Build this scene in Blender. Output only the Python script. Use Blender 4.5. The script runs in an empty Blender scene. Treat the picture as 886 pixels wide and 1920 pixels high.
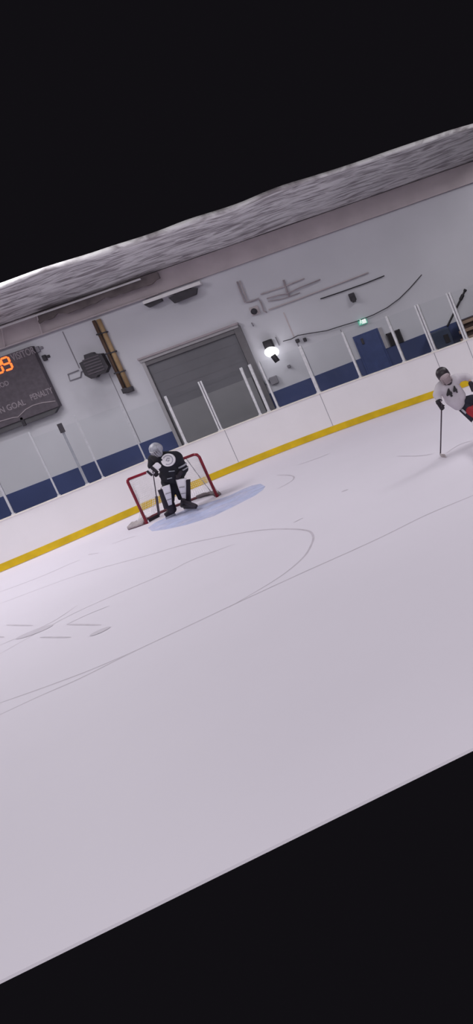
import bpy, bmesh, math, random
import numpy as np
from mathutils import Vector, Matrix, noise
random.seed(4)
S = bpy.context.scene
COL = S.collection
# ------------------------------------------------------------------ camera
FPX, ROLL, PITCH, YAW = 1500.0, math.radians(20.7), math.radians(7.43), math.radians(10.64)
PX, PY, H = 1033.0, 682.0, 2.7
cr, sr = math.cos(ROLL), math.sin(ROLL)
Rv = Vector((math.cos(YAW), -math.sin(YAW), 0))
FH = Vector((math.sin(YAW), math.cos(YAW), 0))
Fv = FH * math.cos(PITCH) - Vector((0, 0, math.sin(PITCH)))
Uv = FH * math.sin(PITCH) + Vector((0, 0, math.cos(PITCH)))
C0 = Vector((0, 0, H))
cd = bpy.data.cameras.new('camera'); cam = bpy.data.objects.new('camera', cd); COL.objects.link(cam)
cx, cy, cz = cr * Rv - sr * Uv, sr * Rv + cr * Uv, -Fv
cam.matrix_world = Matrix(((cx.x, cy.x, cz.x, C0.x), (cx.y, cy.y, cz.y, C0.y), (cx.z, cy.z, cz.z, C0.z), (0, 0, 0, 1)))
cd.sensor_fit = 'VERTICAL'; cd.sensor_height = 36; cd.lens = FPX * 36 / 1920
cd.shift_x = (443 - PX) / 1920; cd.shift_y = (PY - 960) / 1920
cd.clip_end = 300
S.camera = cam
# ------------------------------------------------------------------ world, lamps, exposure
w = bpy.data.worlds.new('World'); S.world = w; w.use_nodes = True
w.node_tree.nodes['Background'].inputs[0].default_value = (0.0042, 0.0037, 0.0049, 1)
w.node_tree.nodes['Background'].inputs[1].default_value = 1.0
S.view_settings.view_transform = 'Standard'; S.view_settings.look = 'None'
S.view_settings.exposure = 0.42; S.view_settings.gamma = 1; S.view_settings.use_curve_mapping = False

def area(name, loc, sx, sy, power, col=(1, 0.982, 0.995)):
    l = bpy.data.lights.new(name, 'AREA'); l.shape = 'RECTANGLE'; l.size = sx; l.size_y = sy; l.energy = power; l.color = col
    o = bpy.data.objects.new(name, l); o.location = loc; COL.objects.link(o); return o
# unseen arena lamps over the hall; rows laid out and powered to even the light
for lx in (-14, -6, 2, 10):
    for ly in (-16, -6, 4, 12.3):
        area('unseen_arena_lamp', (lx, ly, 9.5), 4.5, 3.0, {-16: 1000, -6: 290, 4: 16, 12.3: 110}[ly] * (1.3 if lx > 0 else 1))
for ly, pl, pr in ((17, 310, 420), (22, 360, 130)):  # side pairs out of view, added to brighten the far ice and wall
    area('unseen_arena_lamp', (-10.8, ly, 9.5), 4.5, 3.0, pl)
    area('unseen_arena_lamp', (9.2, ly, 9.5), 4, 3.0, pr)

# ------------------------------------------------------------------ projection helpers (pixel of the photo -> point in the hall)
def ray(x, y):
    sx, sy = x - PX, y - PY
    a = sx * cr - sy * sr; b = sx * sr + sy * cr
    return Fv * FPX + a * Rv - b * Uv
def G(x, y, z=0.0):
    d = ray(x, y); return C0 + d * ((z - H) / d.z)
YW = 27.0
def Wl(x, y, Yw=None):
    d = ray(x, y); return C0 + d * ((YW if Yw is None else Yw) / d.y)

# ------------------------------------------------------------------ materials
def lin(c):
    return tuple(((v / 255) / 12.92 if v / 255 <= 0.04045 else ((v / 255 + 0.055) / 1.055) ** 2.4) for v in c) + (1,)
def mat(name, rgb, rough=0.6, metal=0.0, var=0.08, scale=6.0, bump=0.0, emit=None, estr=0.0, spec=0.4):
    m = bpy.data.materials.new(name); m.use_nodes = True
    nt = m.node_tree; b = nt.nodes['Principled BSDF']
    b.inputs['Roughness'].default_value = rough; b.inputs['Metallic'].default_value = metal
    b.inputs['Specular IOR Level'].default_value = spec
    c = lin(rgb)
    tc = nt.nodes.new('ShaderNodeTexCoord'); no = nt.nodes.new('ShaderNodeTexNoise')
    no.inputs['Scale'].default_value = scale; no.inputs['Detail'].default_value = 5
    nt.links.new(tc.outputs['Object'], no.inputs['Vector'])
    r = nt.nodes.new('ShaderNodeValToRGB')
    r.color_ramp.elements[0].position = 0.3; r.color_ramp.elements[1].position = 0.7
    r.color_ramp.elements[0].color = tuple(max(0, v * (1 - var)) for v in c[:3]) + (1,)
    r.color_ramp.elements[1].color = tuple(min(1, v * (1 + var)) for v in c[:3]) + (1,)
    nt.links.new(no.outputs['Fac'], r.inputs['Fac']); nt.links.new(r.outputs['Color'], b.inputs['Base Color'])
    if bump:
        bp = nt.nodes.new('ShaderNodeBump'); bp.inputs['Strength'].default_value = bump
        nt.links.new(no.outputs['Fac'], bp.inputs['Height']); nt.links.new(bp.outputs['Normal'], b.inputs['Normal'])
    if emit:
        b.inputs['Emission Color'].default_value = lin(emit); b.inputs['Emission Strength'].default_value = estr
    return m
M = {}
M['ice'] = mat('ice', (224, 217, 230), 0.55, var=0.015, scale=0.35, spec=0.12)
M['scratch'] = mat('scratched_ice', (196, 187, 200), 0.6, var=0.1, scale=3)
M['smudge'] = mat('scuffed_ice', (200, 192, 205), 0.6, var=0.05, scale=3)
M['crease'] = mat('crease_paint', (198, 205, 242), 0.4, var=0.10, scale=1.6)
_m = M['crease']; _nt = _m.node_tree; _b = _nt.nodes['Principled BSDF']
_n = _nt.nodes.new('ShaderNodeTexNoise'); _n.inputs['Scale'].default_value = 2.2; _n.inputs['Detail'].default_value = 8
_g = _nt.nodes.new('ShaderNodeNewGeometry'); _nt.links.new(_g.outputs['Position'], _n.inputs['Vector'])
_r = _nt.nodes.new('ShaderNodeMapRange'); _r.inputs['From Min'].default_value = 0.35; _r.inputs['From Max'].default_value = 0.62; _r.inputs['To Min'].default_value = 0.35; _r.inputs['To Max'].default_value = 0.9
_nt.links.new(_n.outputs['Fac'], _r.inputs['Value']); _nt.links.new(_r.outputs[0], _b.inputs['Alpha'])
M['wall'] = mat('painted_wall', (208, 206, 216), 0.7, var=0.04, scale=0.6)
M['band'] = mat('blue_wall_paint', (66, 76, 120), 0.5, var=0.18, scale=0.7)
M['board'] = mat('white_board_plastic', (232, 227, 232), 0.4, var=0.02, scale=1)
M['yellow'] = mat('yellow_kickplate', (212, 176, 8), 0.6, var=0.15, scale=3)
M['cap'] = mat('cap_rail', (236, 228, 222), 0.4)
M['seam'] = mat('grey_seam', (140, 136, 146), 0.7)
M['alu'] = mat('pale_aluminium', (214, 212, 218), 0.45, metal=0.15, var=0.12, scale=14)
M['dimalu'] = mat('grey_aluminium', (150, 152, 162), 0.5, metal=0.2, var=0.12, scale=14)
M['midalu'] = mat('worn_aluminium', (184, 184, 192), 0.5, metal=0.1, var=0.12, scale=14)
M['doorg'] = mat('grey_shutter', (110, 108, 116), 0.55, var=0.08, scale=1.0)
M['doorrefl'] = mat('grey_shutter_reflection', (134, 132, 138), 0.5, var=0.08, scale=1.0)  # lighter grey for the glass reflection over the lower door
M['frame'] = mat('door_frame', (170, 165, 172), 0.5, var=0.06)
M['dframe'] = mat('door_track', (110, 106, 112), 0.5, var=0.06)
M['dark'] = mat('dark_grey', (62, 58, 66), 0.6, var=0.2)
M['black'] = mat('black_plastic', (34, 30, 38), 0.6, var=0.2)
M['score'] = mat('scoreboard_face', (92, 84, 94), 0.6, var=0.16, scale=9)
M['scorel'] = mat('scoreboard_strip', (88, 86, 92), 0.6, var=0.08, scale=3)
M['letter'] = mat('faded_lettering', (150, 140, 149), 0.7)
M['digit'] = mat('led_digit', (250, 110, 50), 0.5, emit=(255, 112, 48), estr=1.25)
M['tan'] = mat('tan_conduit', (176, 146, 112), 0.6, var=0.15)
M['brown'] = mat('rusty_conduit', (92, 72, 62), 0.7, var=0.2)
M['pipe'] = mat('painted_pipe', (196, 184, 190), 0.5, var=0.06)
M['pipeg'] = mat('grey_pipe', (166, 154, 162), 0.5, var=0.1)
M['insul'] = mat('brown_insulation', (118, 108, 110), 0.8, var=0.35, scale=2.2, bump=0.4)
M['fascia'] = mat('fascia_panel', (190, 178, 184), 0.7, var=0.1, scale=1.5)
M['white'] = mat('white_steel', (236, 232, 236), 0.4, var=0.04)
M['red'] = mat('red_goal_paint', (128, 26, 46), 0.35, var=0.12, scale=5)
M['maroon'] = mat('scuffed_maroon_paint', (96, 44, 54), 0.5, var=0.25, scale=5)
M['net'] = mat('white_net_cord', (246, 243, 248), 0.8)
M['skirt'] = mat('goal_skirt', (176, 166, 170), 0.8, var=0.2)
M['skirtd'] = mat('goal_base_pad', (120, 110, 114), 0.8, var=0.2)
M['jblack'] = mat('black_jersey', (30, 29, 40), 0.85, var=0.25, scale=8, bump=0.25)
M['jwhite'] = mat('white_jersey', (196, 188, 198), 0.85, var=0.05, scale=5, bump=0.25)
M['stripe'] = mat('grey_stripe', (170, 168, 180), 0.85, var=0.06)
M['padw'] = mat('white_pad', (236, 230, 238), 0.6, var=0.05)
M['padb'] = mat('black_pad', (38, 30, 42), 0.6, var=0.2)
M['helm'] = mat('silver_helmet', (166, 166, 178), 0.4, var=0.3, scale=14)
M['helmb'] = mat('black_helmet', (46, 38, 46), 0.45, var=0.3, scale=14)
M['visor'] = mat('grey_face_cage', (166, 150, 156), 0.4, var=0.1)
M['skin'] = mat('skin', (196, 150, 130), 0.6)
M['redcloth'] = mat('red_cloth', (150, 34, 46), 0.85, var=0.12)
M['navy'] = mat('navy_cloth', (34, 34, 48), 0.85, var=0.3, scale=10)
M['steel'] = mat('blade_steel', (180, 178, 186), 0.25, metal=0.8)
M['shaft'] = mat('stick_shaft', (70, 58, 70), 0.5, var=0.2)
M['wood'] = mat('bleacher_wood', (150, 126, 112), 0.7, var=0.15, scale=4)
M['wooddark'] = mat('bleacher_shadow_gap', (70, 56, 54), 0.8, var=0.2)
M['doorblue'] = mat('blue_door_paint', (66, 78, 126), 0.5, var=0.1)
M['sign'] = mat('exit_sign_face', (90, 170, 150), 0.5, emit=(120, 200, 175), estr=0.25)
M['signw'] = mat('exit_sign_white', (235, 245, 240), 0.5, emit=(240, 250, 245), estr=0.4)
M['bulb'] = mat('lit_lamp', (255, 255, 255), 0.5, emit=(255, 255, 255), estr=2.2)
M['tarp'] = mat('dark_blue_cover', (58, 66, 88), 0.7, var=0.3, scale=2)

def glassmat():
    m = bpy.data.materials.new('rink_glass'); m.use_nodes = True; nt = m.node_tree
    nt.nodes.remove(nt.nodes['Principled BSDF']); out = nt.nodes['Material Output']
    t = nt.nodes.new('ShaderNodeBsdfTransparent'); t.inputs[0].default_value = (0.985, 0.99, 0.99, 1)
    g = nt.nodes.new('ShaderNodeBsdfGlossy'); g.inputs['Roughness'].default_value = 0.06
    fr = nt.nodes.new('ShaderNodeFresnel'); fr.inputs[0].default_value = 1.25
    mx = nt.nodes.new('ShaderNodeMixShader')
    nt.links.new(fr.outputs[0], mx.inputs[0]); nt.links.new(t.outputs[0], mx.inputs[1]); nt.links.new(g.outputs[0], mx.inputs[2])
    nt.links.new(mx.outputs[0], out.inputs[0]); return m
M['glass'] = glassmat()
def foilmat():
    m = bpy.data.materials.new('foil_ceiling'); m.use_nodes = True; nt = m.node_tree; b = nt.nodes['Principled BSDF']
    tc = nt.nodes.new('ShaderNodeTexCoord'); mp = nt.nodes.new('ShaderNodeMapping'); mp.inputs['Scale'].default_value = (0.8, 5.0, 1)
    mp.inputs['Rotation'].default_value = (0, 0, 0.35)
    no = nt.nodes.new('ShaderNodeTexNoise'); no.inputs['Scale'].default_value = 1.6; no.inputs['Detail'].default_value = 6
    no.inputs['Distortion'].default_value = 0.8
    r = nt.nodes.new('ShaderNodeValToRGB'); r.color_ramp.elements[0].position = 0.36; r.color_ramp.elements[1].position = 0.56
    r.color_ramp.elements[0].color = lin((166, 158, 164)); r.color_ramp.elements[1].color = lin((255, 252, 255))  # streak tones put the foil's reflections into the base colour
    nt.links.new(tc.outputs['Object'], mp.inputs[0]); nt.links.new(mp.outputs[0], no.inputs['Vector'])
    nt.links.new(no.outputs['Fac'], r.inputs[0]); nt.links.new(r.outputs[0], b.inputs['Base Color'])
    bp = nt.nodes.new('ShaderNodeBump'); bp.inputs['Strength'].default_value = 0.8; bp.inputs['Distance'].default_value = 0.1
    nt.links.new(no.outputs['Fac'], bp.inputs['Height']); nt.links.new(bp.outputs[0], b.inputs['Normal'])
    b.inputs['Roughness'].default_value = 0.6; b.inputs['Metallic'].default_value = 0.0
    return m
M['foil'] = foilmat()
def wallmat():
    # painted block wall, with a sooty smudge that has a shape of its own below the heater
    m = M['wall']; nt = m.node_tree; b = nt.nodes['Principled BSDF']
    src = b.inputs['Base Color'].links[0].from_socket
    g = nt.nodes.new('ShaderNodeNewGeometry'); p = Wl(182, 735)
    sub = nt.nodes.new('ShaderNodeVectorMath'); sub.operation = 'SUBTRACT'; sub.inputs[1].default_value = p
    nz = nt.nodes.new('ShaderNodeTexNoise'); nz.inputs['Scale'].default_value = 1.5
    ln = nt.nodes.new('ShaderNodeVectorMath'); ln.operation = 'LENGTH'
    nt.links.new(g.outputs['Position'], sub.inputs[0]); nt.links.new(sub.outputs[0], ln.inputs[0])
    nt.links.new(g.outputs['Position'], nz.inputs['Vector'])
    ad = nt.nodes.new('ShaderNodeMath'); ad.operation = 'ADD'
    nt.links.new(ln.outputs['Value'], ad.inputs[0]); nt.links.new(nz.outputs['Fac'], ad.inputs[1])
    mr = nt.nodes.new('ShaderNodeMapRange'); mr.inputs['From Min'].default_value = 0.6; mr.inputs['From Max'].default_value = 1.35
    mr.inputs['To Min'].default_value = 0.55; mr.inputs['To Max'].default_value = 0.0
    nt.links.new(ad.outputs[0], mr.inputs['Value'])
    mx = nt.nodes.new('ShaderNodeMixRGB'); mx.inputs[2].default_value = lin((160, 158, 168))
    nt.links.new(mr.outputs[0], mx.inputs[0]); nt.links.new(src, mx.inputs[1]); nt.links.new(mx.outputs[0], b.inputs['Base Color'])
wallmat()

# ------------------------------------------------------------------ mesh helpers
def link(name, bm, m, parent=None, smooth=False, kind=None):
    me = bpy.data.meshes.new(name); bmesh.ops.recalc_face_normals(bm, faces=bm.faces); bm.to_mesh(me); bm.free()
    me.materials.append(m)
    if smooth:
        for p in me.polygons: p.use_smooth = True
    o = bpy.data.objects.new(name, me); COL.objects.link(o)
    if parent:
        o.parent = parent; o.matrix_parent_inverse = parent.matrix_world.inverted() if False else Matrix.Translation(-Vector(parent.location))
    if kind: o['kind'] = kind
    return o
def thing(name, loc, label, cat, group=None):
    o = bpy.data.objects.new(name, None); o.location = loc; o.empty_display_size = 0.2; COL.objects.link(o)
    o['label'] = label; o['category'] = cat
    if group: o['group'] = group
    return o
def tag(o, label, cat, group=None):
    o['label'] = label; o['category'] = cat
    if group: o['group'] = group
    return o
def box(bm, a, b, bev=0.0):
    x0, x1 = sorted((a[0], b[0])); y0, y1 = sorted((a[1], b[1])); z0, z1 = sorted((a[2], b[2]))
    r = bmesh.ops.create_cube(bm, size=1.0, matrix=Matrix.Translation(((x0 + x1) / 2, (y0 + y1) / 2, (z0 + z1) / 2)) @ Matrix.Diagonal((x1 - x0, y1 - y0, z1 - z0, 1)))
    if bev:
        es = list({e for v in r['verts'] for e in v.link_edges})
        bmesh.ops.bevel(bm, geom=es, offset=bev, segments=2, affect='EDGES', profile=0.5)
    return bm
def obox(bm, c, ax, ay, az):
    """oriented box: centre, three half-axis vectors"""
    vs = [bm.verts.new(c + ax * i + ay * j + az * k) for i in (-1, 1) for j in (-1, 1) for k in (-1, 1)]
    for f in ((0, 1, 3, 2), (4, 6, 7, 5), (0, 4, 5, 1), (2, 3, 7, 6), (0, 2, 6, 4), (1, 5, 7, 3)): bm.faces.new([vs[i] for i in f])
def tube(bm, pts, r, n=8, r1=None):
    pts = [Vector(p) for p in pts]; rings = []
    up = None
    for i, p in enumerate(pts):
        d = (pts[min(i + 1, len(pts) - 1)] - pts[max(i - 1, 0)]).normalized()
        if up is None: up = Vector((0, 0, 1)) if abs(d.z) < 0.9 else Vector((1, 0, 0))
        a = d.cross(up).normalized(); b = a.cross(d).normalized(); up = b
        rr = r if r1 is None else r + (r1 - r) * i / (len(pts) - 1)
        rings.append([bm.verts.new(p + (a * math.cos(t) + b * math.sin(t)) * rr) for t in [2 * math.pi * k / n for k in range(n)]])
    for i in range(len(rings) - 1):
        for k in range(n): bm.faces.new((rings[i][k], rings[i][(k + 1) % n], rings[i + 1][(k + 1) % n], rings[i + 1][k]))
    bm.faces.new(rings[0][::-1]); bm.faces.new(rings[-1])
    return bm
def extr(bm, poly, d):
    """prism: polygon (list of Vectors) extruded by vector d"""
    a = [bm.verts.new(p) for p in poly]; b = [bm.verts.new(p + d) for p in poly]; n = len(poly)
    bm.faces.new(a); bm.faces.new(b[::-1])
    for i in range(n): bm.faces.new((a[i], a[(i + 1) % n], b[(i + 1) % n], b[i]))
    return bm
def capsule(bm, a, b, ra, rb, squash=None, k=1.0):
    a, b = Vector(a), Vector(b); d = b - a
    q = d.to_track_quat('Z', 'Y') if d.length > 1e-6 else Matrix.Identity(3).to_quaternion()
    r = bmesh.ops.create_uvsphere(bm, u_segments=20, v_segments=12, radius=1.0)
    for v in r['verts']:
        u = v.co.copy(); p, rad = (b, rb) if u.z > 0.01 else (a, ra)
        o = q @ (u * rad)
        if squash is not None: o = o - squash * o.dot(squash) * (1 - k)
        v.co = p + o
def fuse(name, bm, m, parent, voxel=0.014, smooth=6):
    """merge overlapping volumes into one continuous smooth skin"""
    me = bpy.data.meshes.new('tmp'); bm.to_mesh(me); bm.free()
    o = bpy.data.objects.new('tmp', me); COL.objects.link(o)
    md = o.modifiers.new('r', 'REMESH'); md.mode = 'VOXEL'; md.voxel_size = voxel
    ms = o.modifiers.new('s', 'SMOOTH'); ms.iterations = smooth; ms.factor = 0.5
    dg = bpy.context.evaluated_depsgraph_get()
    me2 = bpy.data.meshes.new_from_object(o.evaluated_get(dg), depsgraph=dg)
    bpy.data.objects.remove(o); bpy.data.meshes.remove(me)
    me2.name = name; me2.materials.clear(); me2.materials.append(m)
    for p in me2.polygons: p.use_smooth = True
    o = bpy.data.objects.new(name, me2); COL.objects.link(o)
    if parent: o.parent = parent; o.matrix_parent_inverse = Matrix.Translation(-Vector(parent.location))
    return o
def text(name, s, origin, size, m, parent, right=Vector((1, 0, 0)), up=Vector((0, 0, 1)), ext=0.004, bold=0.0, align='LEFT', sx=1.0):
    c = bpy.data.curves.new(name, 'FONT'); c.body = s; c.size = size; c.extrude = ext; c.offset = bold; c.align_x = align
    tmp = bpy.data.objects.new('tmp', c); COL.objects.link(tmp)
    dg = bpy.context.evaluated_depsgraph_get(); me = bpy.data.meshes.new_from_object(tmp.evaluated_get(dg), depsgraph=dg)
    bpy.data.objects.remove(tmp)
    nrm = right.cross(up)
    me.transform(Matrix(((right.x * sx, up.x, nrm.x, origin.x), (right.y * sx, up.y, nrm.y, origin.y), (right.z * sx, up.z, nrm.z, origin.z), (0, 0, 0, 1))))
    me.materials.clear(); me.materials.append(m)
    o = bpy.data.objects.new(name, me); COL.objects.link(o)
    if parent: o.parent = parent; o.matrix_parent_inverse = Matrix.Translation(-Vector(parent.location))
    return o

# ------------------------------------------------------------------ structure: ice, floor behind, wall, ceiling
_bx = [-11.2, -9.74, -8.16, -6.58, -5.27, -3.56, -2.32, -1.37, -0.46, 0.63, 1.55, 1.91]
_by = [23.0, 23.42, 23.85, 24.4, 24.5, 24.6, 24.45, 24.05, 23.5, 23.07, 22.72, 22.55]
_pf = np.polyfit(_bx, _by, 4); _pd = np.polyder(_pf)
def bpath(x):
    xc = min(max(x, -11.2), 1.9)
    return float(np.polyval(_pf, xc) + np.polyval(_pd, xc) * (x - xc))
def btan(x):
    return Vector((1, (bpath(x + 0.05) - bpath(x - 0.05)) / 0.1, 0)).normalized()
def bnor(x):
    t = btan(x); return Vector((-t.y, t.x, 0))
BX0, BX1 = -15.0, 6.0
xs = [BX0 + (BX1 - BX0) * i / 84 for i in range(85)]
bm = bmesh.new()
extr(bm, [Vector((BX0, 4.85, -0.02)), Vector((BX1, 4.85, -0.02))] + [Vector((x, bpath(x) + 0.05, -0.02)) for x in reversed(xs)], Vector((0, 0, 0.02)))
bmesh.ops.triangulate(bm, faces=[f for f in bm.faces if len(f.verts) > 4])
link('floor', bm, M['ice'], kind='structure')['label'] = 'white rink ice'
bm = bmesh.new()
extr(bm, [Vector((x, bpath(x) + 0.051, -0.05)) for x in xs] + [Vector((BX1, YW, -0.05)), Vector((BX0, YW, -0.05))], Vector((0, 0, 0.05)))
bmesh.ops.triangulate(bm, faces=[f for f in bm.faces if len(f.verts) > 4])
link('floor_walkway', bm, M['doorg'], kind='structure')

def ribbon(bm, px, wid, z=0.003):
    pts = [G(*p) for p in px]
    # smooth the traced path
    out = []
    for i in range(len(pts) - 1):
        p0, p1, p2, p3 = pts[max(i - 1, 0)], pts[i], pts[i + 1], pts[min(i + 2, len(pts) - 1)]
        for k in range(6):
            t = k / 6
            out.append(0.5 * ((2 * p1) + (p2 - p0) * t + (2 * p0 - 5 * p1 + 4 * p2 - p3) * t * t + (3 * p1 - p0 - 3 * p2 + p3) * t ** 3))
    out.append(pts[-1]); L = []
    for i, p in enumerate(out):
        d = (out[min(i + 1, len(out) - 1)] - out[max(i - 1, 0)]).normalized(); n = Vector((-d.y, d.x, 0)) * wid / 2
        n *= 0.35 + 0.65 * min(1, 6 * min(i, len(out) - 1 - i) / len(out))
        L.append((bm.verts.new((p.x + n.x, p.y + n.y, z)), bm.verts.new((p.x - n.x, p.y - n.y, z))))
    for i in range(len(L) - 1): bm.faces.new((L[i][0], L[i][1], L[i + 1][1], L[i + 1][0]))
lines = [
 ([(0,1340),(75,1305),(150,1272),(250,1222),(350,1175),(443,1131),(560,1077),(665,1030),(727,1001),(800,965),(886,929),(930,911)], .030),
 ([(0,1318),(85,1288),(160,1260),(215,1237),(260,1217)], .028),
 ([(430,1138),(500,1097),(540,1070),(570,1043),(583,1022),(587,1008),(582,998),(570,994),(545,992),(500,993),(443,1001),(350,1020),(275,1042),(150,1077),(0,1132)], .034),
 ([(440,1020),(360,1050),(310,1075),(200,1122),(115,1162),(0,1226)], .026),
 ([(0,1210),(50,1188),(100,1165),(145,1135)], .022),
 ([(0,1110),(75,1082),(125,1060),(150,1050)], .03),
 ([(210,1020),(235,1011),(255,1005)], .03), ([(165,1040),(185,1037)], .03),
 ([(12,1172),(62,1173)], .035), ([(125,1171),(190,1172)], .035), ([(75,1195),(133,1195)], .035), ([(-10,1194),(8,1195)], .035),
 ([(125,1171),(165,1152),(205,1136)], .02),
 ([(518,891),(538,891),(550,894),(546,902),(520,917)], .035), ([(550,980),(568,971)], .03), ([(640,922),(652,918)], .07),
 ([(743,855.5),(787,854.7),(812,851)], .018), ([(836,850),(850,840),(865,832),(886,826)], .02), ([(555,873),(590,861),(618,850)], .025)]
bm = bmesh.new()
for i, (p, wd) in enumerate(lines): ribbon(bm, p, wd, 0.0015 + 0.0001 * i)
o = link('skate_scratches', bm, M['scratch'], kind='stuff'); tag(o, 'thin grey skate scratches and arcs cut across the white ice', 'ice marks')
bm = bmesh.new()
for (x0, y0, x1, y1, wd) in ((32, 1196, 98, 1174, 0.28), (170, 1190, 205, 1178, 0.2)):
    a, b = G(x0, y0), G(x1, y1); d = b - a; n = Vector((-d.y, d.x, 0)).normalized() * wd / 2; c = (a + b) / 2
    bm.faces.new([bm.verts.new(c + d / 2 * math.cos(t) + n * math.sin(t) + Vector((0, 0, 0.005))) for t in [2 * math.pi * k / 24 for k in range(24)]])
o = link('scuff_marks', bm, M['smudge'], kind='stuff'); tag(o, 'two soft grey oval scuffs on the ice at lower left', 'ice marks')
cp = [(497,912),(488,907),(472,910),(455,917),(430,929),(410,936),(385,944),(350,955),(315,968),(290,980),(277,990),(285,996),(310,993),(350,984),(400,968),(445,946),(478,929),(493,918)]
bm = bmesh.new(); bm.faces.new([bm.verts.new(G(*p) + Vector((0, 0, 0.001))) for p in cp]); bmesh.ops.triangulate(bm, faces=bm.faces[:])
o = link('goal_crease', bm, M['crease'], kind='stuff'); tag(o, 'pale blue painted crease on the ice in front of the goal', 'ice paint')

WX0, WX1 = -16.0, 5.5
ZT = 5.78
bm = bmesh.new(); box(bm, (WX0, YW, 0), (WX1, YW + 0.3, 6.6)); wall = link('wall_back', bm, M['wall'], kind='structure')
dx0, dx1 = Wl(268, 672).x, Wl(434, 608).x      # shutter door opening
dz = (Wl(266, 671).z + Wl(437, 607).z) / 2
BZ = 1.66
band_r0 = Wl(494, 738.5).x
bm = bmesh.new(); box(bm, (WX0, YW - 0.02, 0), (dx0 - 0.1, YW + 0.01, BZ)); link('trim_1', bm, M['band'], kind='structure')
bm = bmesh.new(); box(bm, (band_r0, YW - 0.02, 0), (WX1, YW + 0.01, BZ)); link('trim_2', bm, M['band'], kind='structure')
def wline(p, q, wd, m, name='seam', parent=wall, dep=0.008):
    a, b = Wl(*p), Wl(*q); bm = bmesh.new(); x = (a.x + b.x) / 2
    box(bm, (x - wd / 2, YW - dep, min(a.z, b.z)), (x + wd / 2, YW + 0.01, max(a.z, b.z))); return link(name, bm, m, parent)
wline((116, 622), (150, 690), 0.03, M['seam']); wline((531, 586), (551, 632), 0.04, M['pipe']); wline((556, 642), (590, 722), 0.035, M['seam'])
wline((637, 618), (668, 690), 0.02, M['seam']); wline((0, 905), (8, 925), 0.02, M['seam']); wline((205, 700), (262, 830), 0.02, M['seam'])
# roof strip near the wall: fascia, foil-faced ceiling
bm = bmesh.new(); box(bm, (WX0, YW - 0.10, ZT), (WX1, YW, 6.42)); link('trim_3', bm, M['fascia'], kind='structure')
bm = bmesh.new()
g = bmesh.ops.create_grid(bm, x_segments=130, y_segments=16, size=0.5)
for v in bm.verts:
    X = WX0 + (WX1 - WX0) * (v.co.x + 0.5); t = v.co.y + 0.5; Yy = YW - 2.9 * t
    v.co = (X, Yy, 6.42 + 0.55 * t + 0.10 * noise.noise(Vector((X * 0.5, Yy * 1.5, 0))) * min(1, t * 5))
r = bmesh.ops.extrude_face_region(bm, geom=bm.faces[:]); bmesh.ops.translate(bm, vec=(0, 0, 0.12), verts=[e for e in r['geom'] if isinstance(e, bmesh.types.BMVert)])
link('ceiling', bm, M['foil'], kind='structure', smooth=True)

# ------------------------------------------------------------------ roof-edge pipes, ties, insulation
bm = bmesh.new(); tube(bm, [(WX0, YW - 0.13, ZT), (Wl(300, 553).x, YW - 0.13, ZT)], 0.028)
tag(link('sprinkler_pipe', bm, M['pipe']), 'long thin pale pipe along the foot of the roof fascia, above the scoreboard', 'pipe')
zu = Wl(120, 573, YW - 0.45).z
bm = bmesh.new()
tube(bm, [(WX0, YW - 0.45, zu), (Wl(262, 520, YW - .45).x, YW - 0.45, zu)], 0.03)
tag(link('sprinkler_pipe', bm, M['white']), 'upper pale pipe under the foil ceiling at top left', 'pipe')
for (p, q, ps) in (((4, 618), (12, 645), 'leftmost, above the red digits'), ((68, 590), (82, 622), 'right of the scoreboard digits')):
    a, b = Wl(*p, YW - 0.45), Wl(*q); bm = bmesh.new(); tube(bm, [(a.x, YW - 0.45, zu), (b.x - 0.02, YW - 0.14, ZT)], 0.02)
    tag(link('pipe_hanger', bm, M['pipe']), 'short pale hanger between the two roof-edge pipes, ' + ps, 'hanger')
def ragged(name, x0, x1, z0, z1, y, m, label, cat, seed=0, dep=0.1):
    n = 26; bm = bmesh.new(); top = []; bot = []
    for i in range(n + 1):
        x = x0 + (x1 - x0) * i / n
        top.append(Vector((x, y, z1 + 0.05 * noise.noise(Vector((x * 2, seed, 0)))))); bot.append(Vector((x, y, z0 + 0.12 * noise.noise(Vector((x * 3, seed, 5))))))
    for i in range(n):
        extr(bm, [bot[i], bot[i + 1], top[i + 1], top[i]], Vector((0, dep, 0)))
    bmesh.ops.remove_doubles(bm, verts=bm.verts, dist=1e-4)
    return tag(link(name, bm, m), label, cat)
ra = Wl(72, 600, YW - .3); rb = Wl(300, 520, YW - .3)
ragged('insulation_strip', ra.x, rb.x, 6.10, 6.36, YW - 0.38, M['insul'], 'ragged brown insulation strip under the upper roof pipe', 'insulation')
# pale steel joist with dark brackets under it, above the shutter door
ja, jb = Wl(270, 571, YW - .3), Wl(345, 540, YW - .3)
jz = (ja.z + jb.z) / 2
t = thing('steel_joist', ((ja.x + jb.x) / 2, YW - .25, jz), 'bright white steel joist with dark underside above the grey shutter door', 'joist')
bm = bmesh.new(); box(bm, (ja.x, YW - .36, jz - .03), (jb.x + 0.5, YW - .001, jz + .07)); link('flange', bm, M['white'], t)
bm = bmesh.new()
a = Wl(318, 565, YW - .3); b = Wl(370, 543, YW - .3)
extr(bm, [Vector((a.x, YW - .3, a.z + .12)), Vector((a.x + .1, YW - .3, a.z - .10)), Vector((b.x - .1, YW - .3, b.z - .12)), Vector((b.x, YW - .3, b.z + .05)), Vector((b.x - .3, YW - .3, b.z + .12))], Vector((0, .18, 0)))
link('bracket', bm, M['dark'], t)
a = Wl(270, 573, YW - .3); b = Wl(303, 563, YW - .3)
bm = bmesh.new(); extr(bm, [Vector((a.x, YW - .3, a.z + .03)), Vector((a.x + .1, YW - .3, a.z - .10)), Vector((b.x, YW - .3, b.z - .02)), Vector((b.x, YW - .3, b.z + .1))], Vector((0, .18, 0)))
link('bracket', bm, M['dark'], t)

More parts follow.
